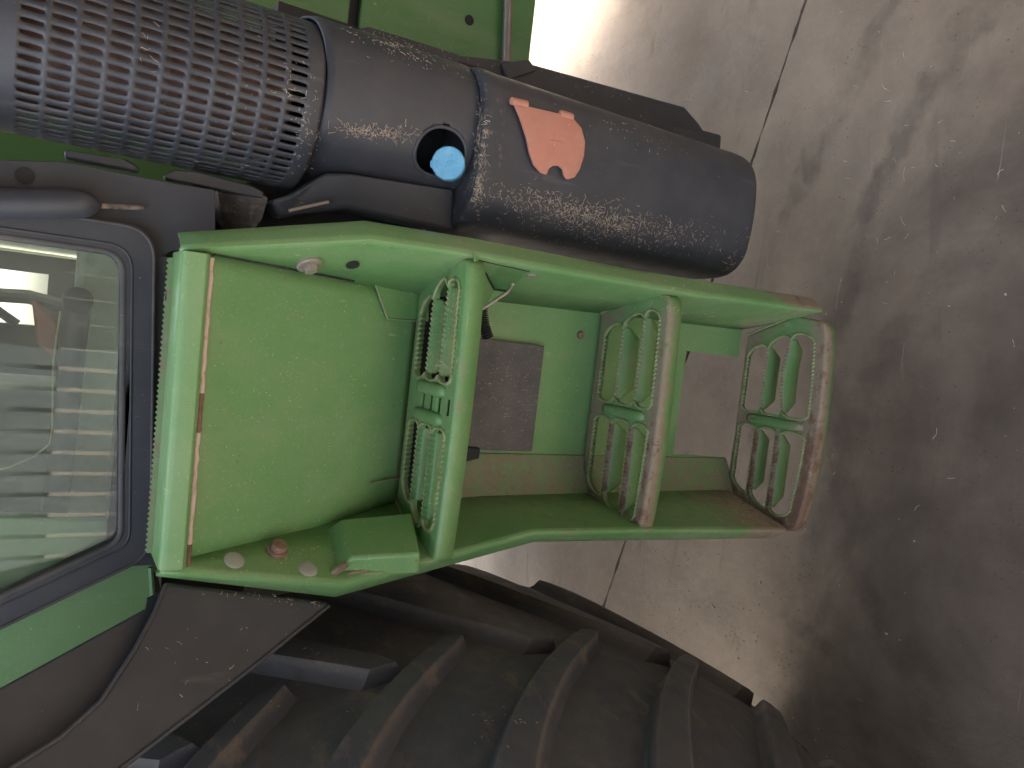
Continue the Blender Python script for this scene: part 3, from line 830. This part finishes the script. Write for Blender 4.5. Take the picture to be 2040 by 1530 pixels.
# clips that hold the guard
for pts, th in (([(128, 296), (150, 300), (255, 318), (276, 330), (280, 344), (130, 316)], .02), ([(328, 348), (350, 338), (400, 342), (500, 368), (527, 382), (524, 396), (330, 356)], .02)):
    m = MB(); m.prism([P(*q, y=1.03) for q in pts], (0, th, 0), wear=.05); m.build('guard_clip', BLACK, T, bevel=.004)
m = MB(); m.prism([P(432, 372, y=1.05), P(500, 378, y=1.03), P(535, 392, y=1.03), P(522, 440, y=1.04), P(500, 462, y=1.05), P(470, 470, y=1.07), P(440, 430, y=1.07)], (0, .05, 0), wear=.45); m.build('guard_bracket', BRACKET, T, bevel=.003)
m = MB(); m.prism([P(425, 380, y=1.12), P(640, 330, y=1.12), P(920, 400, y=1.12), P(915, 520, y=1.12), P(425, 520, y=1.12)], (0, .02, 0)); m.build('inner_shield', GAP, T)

# --- cab: pillar, door, glass, inside
YP = 1.005
m = MB()
out = [P(0, 318, y=YP), P(130, 322, y=YP), P(330, 362, y=YP), P(428, 378, y=YP), P(430, 500, y=YP), P(345, 500, y=YP), P(300, 520, y=YP)]
top_r = out[0]+Vector((.0, 0, .75)); 
out2 = [Vector((.135, YP, 2.3))]+out+[Vector((.045, YP, out[-1].z)), Vector((.045, YP, 2.3))]
m.prism(out2, (0, .05, 0), wear=.05); pil = m.build('cab_pillar', BLACK_MATTE, T, bevel=.003)
rivet(P(50, 350, y=YP-.001), (0, -1, 0), .0095, .0008, GAP, pil, 'screw_hole')
m = MB(); gpts = [(-260, 372), (-120, 386), (0, 404), (60, 405), (120, 405), (160, 406), (180, 408), (194, 410), (202, 411)]
m.tube([P(*q, y=.975) for q in gpts], [.0165, .0165, .0165, .0168, .0168, .0160, .013, .008, .003], 20, wear=.05)
hd = m.build('grab_handle', BLACK, T, smooth=60)
m = MB(); m.tube([P(195, 410, y=.982), P(285, 414, y=.998)], .003, 8, wear=.6); m.build('handle_bracket', BRACKET, hd)
# door leaf: frame with an opening, rims, glass
DY = .985
gl = [Vector((.043, DY, 2.25)), Vector((.045, DY, 1.53)), Vector((-.293, DY, 1.507)), Vector((-.353, DY, 1.625)), Vector((-.665, DY, 2.25))]
cen = Vector((-.15, DY, 1.8))
def grow(d):
    out = []; k = len(gl)
    for i in range(k):
        a, b, c = gl[i-1], gl[i], gl[(i+1) % k]
        t1, t2 = (b-a).normalized(), (c-b).normalized()
        n1, n2 = Vector((t1.z, 0, -t1.x)), Vector((t2.z, 0, -t2.x))
        if n1.dot(b-cen) < 0: n1 = -n1
        if n2.dot(b-cen) < 0: n2 = -n2
        n_ = (n1+n2).normalized(); out.append(b+n_*d/max(.4, n_.dot(n1)))
    return out
RG = [.02, .026, .024, .0, .02]
def rim(d, r=1): return rounded(grow(d), [max(.006, x+d*.35) if x else 0 for x in RG], 8)
m = MB(); m.prism(rim(.036), (0, .04, 0), holes=[rim(0)]); door = m.build('cab_door', BLACK_MATTE, T, bevel=.004, smooth=40)
def rimtube(d, r, y, mat, name, parent):
    m = MB(); pts = [p+Vector((0, y, 0)) for p in rim(d)]; pts.append(pts[0]); m.tube(pts, r, 10, cap=False); return m.build(name, mat, parent, smooth=60)
rimtube(.002, .0042, .003, SEALGREY, 'window_seal', door)
rimtube(.0105, .0016, .0002, BLACK_MATTE, 'door_rim', door)
rimtube(.0335, .0018, -.0004, SEALGREY, 'door_rim', door)
m = MB(); m.prism(rim(.004), (0, .005, 0)); o = m.build('window_pane', GLASS, door, smooth=0); o.location.y += .012
m = MB(); m.box((-.33, 1.0, 1.36), (.05, 1.05, 1.52)); m.build('door_step', BLACK_MATTE, T)
# sill line and inside
CF = 1.475
m = MB(); m.box((-1.9, 1.07, CF-.03), (.12, 2.35, CF)); m.build('cab_floor', BEIGE, T)
m = MB(); m.box((-.75, 1.25, CF), (-.2, 1.62, CF+.02)); m.build('floor_mat', CABGREY, T, bevel=.004)
m = MB(); a, b = P(155, 598, y=1.16), P(105, 1060, y=1.16)
m.tube([a, lerp(a, b, .5), b, b+(b-a)*.4], [.0165]*4, 20); bar = m.build('cab_rail', NAVY, T)
m = MB(); m.tube([a+Vector((0, -.022, .0)), a+Vector((0, .03, 0))], .0175, 28); m.build('rail_knob', GAP, bar)
m = MB(); m.tube([P(120, 620, y=1.14), P(106, 720, y=1.14), P(104, 850, y=1.14), P(98, 885, y=1.14), P(70, 908, y=1.14), P(20, 930, y=1.14), P(-60, 950, y=1.14)], .0012, 6); m.build('trim_edge', TRIM, bar)
m = MB(); m.prism([P(62, 592, y=1.2), P(118, 640, y=1.2), P(112, 716, y=1.2), P(74, 690, y=1.2)], (0, .03, 0)); m.build('lever_cover', RED, T, bevel=.006)
m = MB(); m.tube([(-.28, 1.45, CF), (-.28, 1.45, 1.62), (-.30, 1.40, 1.85)], .04, 20); m.build('steering_column', CABGREY, T)
m = MB(); m.box((-.9, 1.24, CF-.02), (.073, 1.30, CF+.092)); m.build('cab_sill_trim', BEIGE, T, bevel=.01)
m = MB(); m.box((-.36, 1.232, CF+.0), (-.357, 1.239, CF+.085)); m.build('trim_seam', GAP, T)
m = MB(); m.box((-.75, 1.62, CF), (-.2, 2.0, 1.76)); m.build('seat_base', CABGREY, T, bevel=.04)
m = MB(); m.box((-.75, 1.95, 1.8), (-.2, 2.1, 2.4)); m.build('seat_back', CABGREY, T, bevel=.05)
m = MB(); m.box((-1.9, 2.35, CF-.03), (.12, 2.4, 1.60)); m.box((-1.9, 2.35, 1.6), (-.11, 2.4, 2.6)); m.box((.028, 2.35, 1.6), (.12, 2.4, 2.6))
m.tube([(-.11, 2.34, 1.66), (.03, 2.34, 1.86)], .012, 8); m.tube([(-.06, 2.30, 1.5), (-.035, 2.28, 1.64), (-.05, 2.3, 1.9)], .018, 10); m.build('far_door_frame', BLACK_MATTE, T)
m = MB(); m.box((-1.95, 1.0, 2.35), (.2, 2.45, 2.75)); m.build('cab_roof', GREEN_CLEAN, T, bevel=.05)
m = MB(); m.box((-1.95, 1.05, CF-.03), (-1.9, 2.4, 2.35)); m.build('cab_rear_wall', BLACK_MATTE, T)
m = MB(); m.box((.075, 1.07, CF-.03), (.135, 1.2, 2.35)); m.box((.075, 2.3, CF-.03), (.135, 2.4, 2.35)); m.box((.08, 1.2, CF-.03), (.13, 2.3, 2.35)); m.build('cab_front_wall', BEIGE, T)
# green panel and black inner panel left of the door
YG = 1.012
m = MB(); m.prism([P(309, 1040, y=YG), P(306, 1190, y=YG), P(290, 1241, y=YG), P(0, 1404, y=YG), Vector((-.93, YG, 2.0)), Vector((-.93, YG, 2.3)), Vector((-.6, YG, 2.3)), Vector((-.25, YG, 1.9))], (0, .03, 0), wear=.02)
m.build('cab_side_panel', GREEN, T, bevel=.003)
m = MB(); m.tube([P(300, 1130, y=.98), P(304, 1190, y=.985)], .003, 8); m.build('panel_lip', GREEN_CLEAN, T)
m = MB(); m.prism([P(315, 1150, y=1.03), P(330, 1220, y=1.03), P(360, 1420, y=1.03), Vector((-1.3, 1.03, 1.9)), Vector((-1.3, 1.03, 2.3)), Vector((-.5, 1.03, 2.3)), P(290, 1150, y=1.03)], (0, .02, 0)); m.build('inner_fender', BLACK_MATTE, T)
# fender: dark plastic mudguard curving over the tyre
fo = [((330, 1163), .868), ((655, 1203), .868), ((648, 1212), .866), ((500, 1332), .835), ((380, 1425), .80), ((240, 1532), .755), ((60, 1680), .70), ((-200, 1900), .64), ((-380, 1750), .72), ((-160, 1640), .76), ((20, 1532), .80), ((120, 1470), .815), ((200, 1398), .83), ((270, 1292), .85), ((308, 1220), .862)]
fa, fb, fc = P(330, 1163, y=.868), P(655, 1203, y=.868), P(240, 1532, y=.755)
fpl = ((fb-fa).cross(fc-fa).normalized(), fa)
def FP(px, py, off=0): return P(px, py, pl=fpl)+Vector((0, off, 0))
m = MB(); m.prism([FP(*q) for q, y in fo], (0, .008, 0)); fen = m.build('fender', BLACK_MATTE, T, bevel=.003)
m = MB(); m.prism([FP(*q, .03) for q in [(300, 1215), (296, 1238), (0, 1404), (-200, 1515), (-330, 1760), (-150, 1700), (60, 1600), (280, 1360), (330, 1200)]], (0, .006, 0)); m.build('fender_liner', BLACK_MATTE, fen)
m = MB(); m.tube([FP(*q) for q in [(655, 1207), (500, 1332), (380, 1425), (240, 1532), (60, 1680)]], .0024, 8, wear=.36); m.build('fender_edge', BLACK, fen)
m = MB(); m.tube([FP(*q) for q in [(-160, 1640), (20, 1532), (120, 1470), (200, 1398), (270, 1292), (308, 1220), (330, 1165)]], .0024, 8, wear=.22); m.build('fender_edge', BLACK, fen)

# --- rear wheel
WX, WY, WZ, WR, HW = -1.4, .825, 1.075, 1.005, .345
wheel = bpy.data.objects.new('rear_wheel', None); COL.objects.link(wheel); adopt(wheel, T)
WORLD['rear_wheel'] = Matrix.Translation((WX, WY, WZ)); wheel.matrix_basis = WORLD['rear_wheel'].copy()
def wp_(a, r, y): return Vector((WX+r*cos(a), y, WZ+r*sin(a)))
def crown(dy): return (.10 if dy < 0 else .004)*(dy/HW)**2      # the tread falls away towards its shoulders
def ptread(dy): return WR-.023-crown(dy)
prof = [(.50, -.26), (.58, -.31), (.70, -.352), (.82, -.352), (.875, HW*-1.02)]
prof += [(ptread(HW*u), HW*u) for u in (-.97, -.85, -.7, -.5, -.3, -.1, .1, .3, .5, .7, .85, .95)]
prof += [(.962, HW*1.0), (.925, HW*1.03), (.82, .352), (.70, .352), (.58, .31), (.50, .26)]
m = MB(); NA = 220; rows = [[wp_(2*pi*i/NA, r, WY+y) for i in range(NA)] for r, y in prof]
m.grid(rows, True, wear=[.42 if r > .9 else .2 for r, y in prof for i in range(NA)]); tyre = m.build('tyre', TYRE, wheel, smooth=50)
m = MB(); rows = [[wp_(2*pi*i/64, r, WY+y) for i in range(64)] for r, y in ((.50, -.26), (.48, -.2), (.44, -.05), (.2, -.05), (.18, -.15), (.02, -.15))]; m.grid(rows, True); m.build('rim', GREEN_CLEAN, wheel)
def lug(ac, sg, tot):
    m = MB(); rows = []; ww = []; N = 14
    for i in range(N+1):
        t = i/N; dy = sg*(-.016+.345*t); bend = tot*(t+.10*sin(pi*t))
        a = ac+bend; hw = .022+.011*t
        rtop = WR-crown(dy)-(.016 if dy < 0 else .004)*max(0, (abs(dy)-.25)/.08)**2; rb = ptread(dy)
        if i == 0: a += .004; hw *= .8
        wt, wb = hw/WR, (hw+.007)/WR
        sl = tot/.345*.5
        row = [wp_(a-wb*1.35, rb-.004, WY+dy), wp_(a-wb, rb+.006, WY+dy), wp_(a-wt*1.03, rtop-.003, WY+dy), wp_(a-wt*.93, rtop, WY+dy), wp_(a, rtop+.001, WY+dy), wp_(a+wt*.93, rtop, WY+dy), wp_(a+wt*1.03, rtop-.003, WY+dy), wp_(a+wb, rb+.006, WY+dy), wp_(a+wb*1.35, rb-.004, WY+dy)]
        rows.append(row); ww += [.25, .2, .85, .5, .0, .5, .85, .2, .25]
    m.grid(rows, wear=ww); m.f.append(tuple(range(9))); m.f.append(tuple(N*9+i for i in range(9)))
    return m
NL = 27; pit = 2*pi/NL
for sg, ph, tot in ((-1, -.190, .37), (1, -.083, .20)):
    first = lug(ph, sg, tot).build('lug', TYRE, tyre, smooth=30)
    piv = Matrix.Translation((WX, WY, WZ))
    for k in range(1, NL):
        o = first.copy(); COL.objects.link(o); o.parent = tyre; o.matrix_parent_inverse = first.matrix_parent_inverse.copy()
        o.matrix_basis = piv @ Matrix.Rotation(-pit*k, 4, 'Y') @ piv.inverted()

def copy_tree(o, parent, dy):
    c = o.copy(); COL.objects.link(c)
    c.parent = parent
    for ch in list(o.children): copy_tree(ch, c, dy)
    return c
fw_ = copy_tree(wheel, T, 0); fw_.matrix_parent_inverse = wheel.matrix_parent_inverse.copy()
fw_.matrix_basis = Matrix.Translation((WX, WY+2.35, WZ))
# --- bonnet and chassis beyond the exhaust
YH = 1.6
hb_ = [P(1085, 0, y=YH), P(1050, 120, y=YH)]
m = MB(); zb_ = .65
m.box((.16, YH, .655), (P(696, 0, y=YH).x+2.2, YH+.02, P(718, 30, y=YH).z)); hood = m.build('bonnet_panel', GREEN_CLEAN, T, bevel=.004)
m = MB(); zt = P(696, 30, y=YH).z
m.box((.16, YH, zt), (2.9, YH+.02, 1.9)); m.build('bonnet_panel', GREEN_CLEAN, T, bevel=.004)
m = MB(); m.box((.16, YH+.021, .67), (2.9, 2.45, 1.95)); m.build('bonnet_core', GAP, T, bevel=.02)
rivet(P(935, 40, y=YH-.001), (0, -1, 0), .0115, .0008, GAP, hood, 'bolt_hole')
m = MB(); a, b = P(1018, -200, y=YH-.02), P(1008, 140, y=YH-.02); m.tube([a, lerp(a, b, .5), b, b-Vector((.2, 0, 0))], .011, 14); m.build('fluid_pipe', PIPE, T)
m = MB(); m.box((-2.6, 2.15, .40), (.45, 2.9, 1.43)); m.build('gearbox', GAP, T, bevel=.03)
m = MB(); m.box((-1.0, 1.2, 1.30), (.1, 2.4, 1.44)); m.build('cab_underframe', GAP, T, bevel=.01)
# front wheel on the near side, just out of frame
m = MB(); FX, FY, FZ, FR = 2.15, 1.45, .72+GZ, .72
rows = [[Vector((FX+r*cos(2*pi*i/64), FY+y, FZ+r*sin(2*pi*i/64))) for i in range(64)] for r, y in ((.4, -.2), (.6, -.24), (.69, -.22), (.72, -.1), (.72, .1), (.69, .22), (.6, .24), (.4, .2), (.05, .1), (.05, -.1), (.4, -.15))]
m.grid(rows, True); m.build('front_wheel', TYRE, T)

# ------------------------------------------------------------------ barn opposite, mirrored in the door glass
barn = bpy.data.objects.new('barn_wall', None); COL.objects.link(barn); barn.location = (0, -6, 0); WORLD['barn_wall'] = Matrix.Translation((0, -6, 0)); barn.matrix_basis = WORLD['barn_wall'].copy()
tag(barn, 'spaced board barn wall with gaps of light standing behind the photographer', 'wall')
x = -6.6
while x < -.62:
    m = MB(); m.box((x, -6.02, GZ), (x+.155, -6, 3.2)); m.build('board', SHEET, barn, smooth=0); x += .196
m = MB(); m.box((-6.6, -6.06, 3.12), (-.62, -6.021, 3.26)); m.build('wall_rail', SHEET, barn, smooth=0)
DARKSHEET = mat_simple('light_block_boards', (.055, .05, .047, 1), .8, .2, 2, 0, (.09, .085, .08, 1), .3, .05)  # dark boards used only on the added light blockers
side = bpy.data.objects.new('light_block_barn', None); COL.objects.link(side); WORLD['light_block_barn'] = Matrix.Translation((3.6, -1, 0)); side.matrix_basis = WORLD['light_block_barn'].copy()  # unseen wall and roof, added to block light from right and above
tag(side, 'added unseen barn side and roof blocking light right of the tractor', 'wall')
for i in range(40):
    m = MB(); y = -7+i*.25; m.box((3.6, y, GZ), (3.63, y+.244, 4.3)); m.build('board', DARKSHEET, side, smooth=0)  # added boards of the unseen light-blocking wall
m = MB(); m.box((-.25, -6.2, 4.3), (3.7, 1.0, 4.36)); m.build('light_block_roof', DARKSHEET, side, smooth=0)  # added overhead sheet that keeps sky light off the right side
for i in range(18):
    m = MB(); x = -.55+i*.23; m.box((x, -6.03, GZ), (x+.224, -6, 4.3)); m.build('board', DARKSHEET, side, smooth=0)  # added boards that block light, part of the same blocker
# ------------------------------------------------------------------ straw, chaff and grit
def scatter(name, label, items, mat):
    m = MB()
    for p, nr, L, w in items:
        nr = nr.normalized(); t = nr.orthogonal().normalized(); t = (Matrix.Rotation(rnd.uniform(0, 2*pi), 3, nr) @ t); b = nr.cross(t)
        c = rnd.uniform(-.35, .35)*L; h = rnd.uniform(.0002, .0014)
        pts = [p-t*L/2+nr*h, p+b*c*.5+nr*(h+rnd.uniform(0, .001)), p+t*L/2+nr*h]
        ps = []
        for i, q in enumerate(pts):
            ps += [q-b*w, q+b*w, q+nr*w*1.2]
        m.add(ps, [(0, 1, 4, 3), (1, 2, 5, 4), (2, 0, 3, 5), (3, 4, 7, 6), (4, 5, 8, 7), (5, 3, 6, 8), (0, 2, 1), (6, 7, 8)])
    o = m.build(name, mat, None, smooth=0); tag(o, label, None, None, 'stuff'); return o
deps = bpy.context.evaluated_depsgraph_get(); deps.update()
def bvh_of(objs):
    vs, fs = [], []
    for o in objs:
        ev = o.evaluated_get(deps); me = ev.to_mesh(); off = len(vs); mw = o.matrix_world
        vs += [mw @ v.co for v in me.vertices]; fs += [[off+i for i in p.vertices] for p in me.polygons]; ev.to_mesh_clear()
    return BVHTree.FromPolygons(vs, fs)
near = bvh_of([o for o in bpy.data.objects if o.type == 'MESH' and o.parent and o.name.split('.')[0] in
    ('side_plate', 'back_panel', 'step', 'battery_box', 'filler_cover', 'exhaust_guard', 'rear_box', 'rear_box_flange', 'shroud', 'cover_ear', 'fender', 'tyre', 'lug', 'rubber_mat', 'cab_pillar', 'guard_bracket', 'door_sill', 'stiffener', 'serrated_bar', 'terminal_cover', 'cab_door', 'cab_side_panel', 'inner_fender', 'bonnet_panel')])
items = []
def blob(cx, cy, sx, sy, n, l0, l1, rot=0):
    for _ in range(int(n*1.5)):
        a, b = rnd.gauss(0, sx), rnd.gauss(0, sy)
        px, py = cx+a*cos(rot)-b*sin(rot), cy+a*sin(rot)+b*cos(rot)
        q, nr = cast(near, px, py, .0006)
        if q is None or (q-CAM).length > 2.2: continue
        items.append((q, nr, rnd.uniform(l0, l1)*rnd.choice((.35, .5, .6, .9)), rnd.uniform(.00014, .00038)))
blob(1100, 410, 75, 14, 260, .004, .013, .20); blob(1200, 438, 60, 16, 260, .004, .013, .2); blob(1330, 455, 70, 18, 130, .003, .010, .16)
blob(1210, 470, 130, 18, 130, .003, .008, .15); blob(1460, 525, 12, 14, 14, .006, .018)
blob(958, 300, 6, 50, 130, .004, .012); blob(950, 380, 6, 25, 60, .003, .010)
blob(710, 258, 22, 7, 60, .004, .013, .1); blob(785, 266, 30, 8, 80, .004, .014, .1)
blob(830, 105, 60, 14, 70, .003, .010, .3); blob(770, 90, 40, 8, 50, .003, .009, .3)
blob(610, 250, 14, 60, 60, .003, .008); blob(575, 185, 14, 5, 10, .008, .014); blob(300, 130, 12, 30, 10, .006, .014)
blob(500, 200, 60, 80, 40, .003, .009)
blob(1490, 985, 26, 32, 150, .004, .013, .9); blob(1440, 940, 16, 20, 60, .003, .010); blob(1380, 620, 50, 6, 45, .004, .012, .1)
blob(1170, 950, 40, 30, 70, .003, .008); blob(1010, 950, 60, 20, 50, .003, .008)
blob(880, 700, 14, 40, 14, .008, .020); blob(905, 640, 8, 50, 40, .003, .010); blob(1440, 700, 12, 60, 20, .003, .008)
blob(1020, 800, 45, 70, 130, .002, .007); blob(600, 1110, 60, 30, 30, .002, .006); blob(570, 1195, 60, 6, 30, .002, .006, .1)
blob(600, 760, 150, 200, 150, .0015, .006); blob(1120, 760, 40, 80, 60, .002, .006); blob(620, 850, 120, 180, 90, .0015, .006)
blob(450, 1320, 100, 60, 22, .002, .008); blob(1000, 1450, 50, 26, 10, .003, .008)
blob(1250, 880, 60, 90, 60, .002, .007); blob(1580, 800, 40, 120, 70, .002, .006); blob(1160, 150, 90, 14, 60, .003, .009, .25); blob(1250, 260, 100, 30, 40, .003, .008, .25)
blob(1340, 580, 40, 10, 14, .006, .018)
scatter('straw_litter', 'dry straw bits and chaff caught on tractor steps and covers', items, STRAW)
items = []
for _ in range(75):
    px, py = rnd.uniform(1050, 2040), rnd.uniform(-40, 1530)
    if rnd.random() < .45: py = rnd.gauss(350, 170); px = rnd.gauss(1700, 160)
    d = ray(px, py)
    q = P(px, py, z=GZ); items.append((q, Vector((0, 0, 1)), rnd.uniform(.006, .032)*(1 if rnd.random() < .2 else .5), rnd.uniform(.0003, .0007)))
scatter('floor_straw', 'short straw stalks scattered over the concrete floor', items, STRAW)
m = MB()
for _ in range(190):
    px, py = (rnd.uniform(1100, 2040), rnd.uniform(0, 1530)) if rnd.random() < .5 else (rnd.gauss(1420, 130), rnd.gauss(1260, 110))
    q = P(px, py, z=GZ); r = rnd.uniform(.0008, .0024)*(1.8 if rnd.random() < .1 else 1)
    c = [Vector((rnd.uniform(.7, 1.2)*r*cos(k*1.256), rnd.uniform(.7, 1.2)*r*sin(k*1.256), 0)) for k in range(5)]
    m.add([q+v for v in c]+[q+v*.6+Vector((0, 0, r*rnd.uniform(.6, 1))) for v in c], [(k, (k+1) % 5, 5+(k+1) % 5, 5+k) for k in range(5)]+[(5, 6, 7, 8, 9)])
tag(m.build('grit', STONE, None, smooth=0), 'small pale stones and grit lying on the concrete floor', None, None, 'stuff')
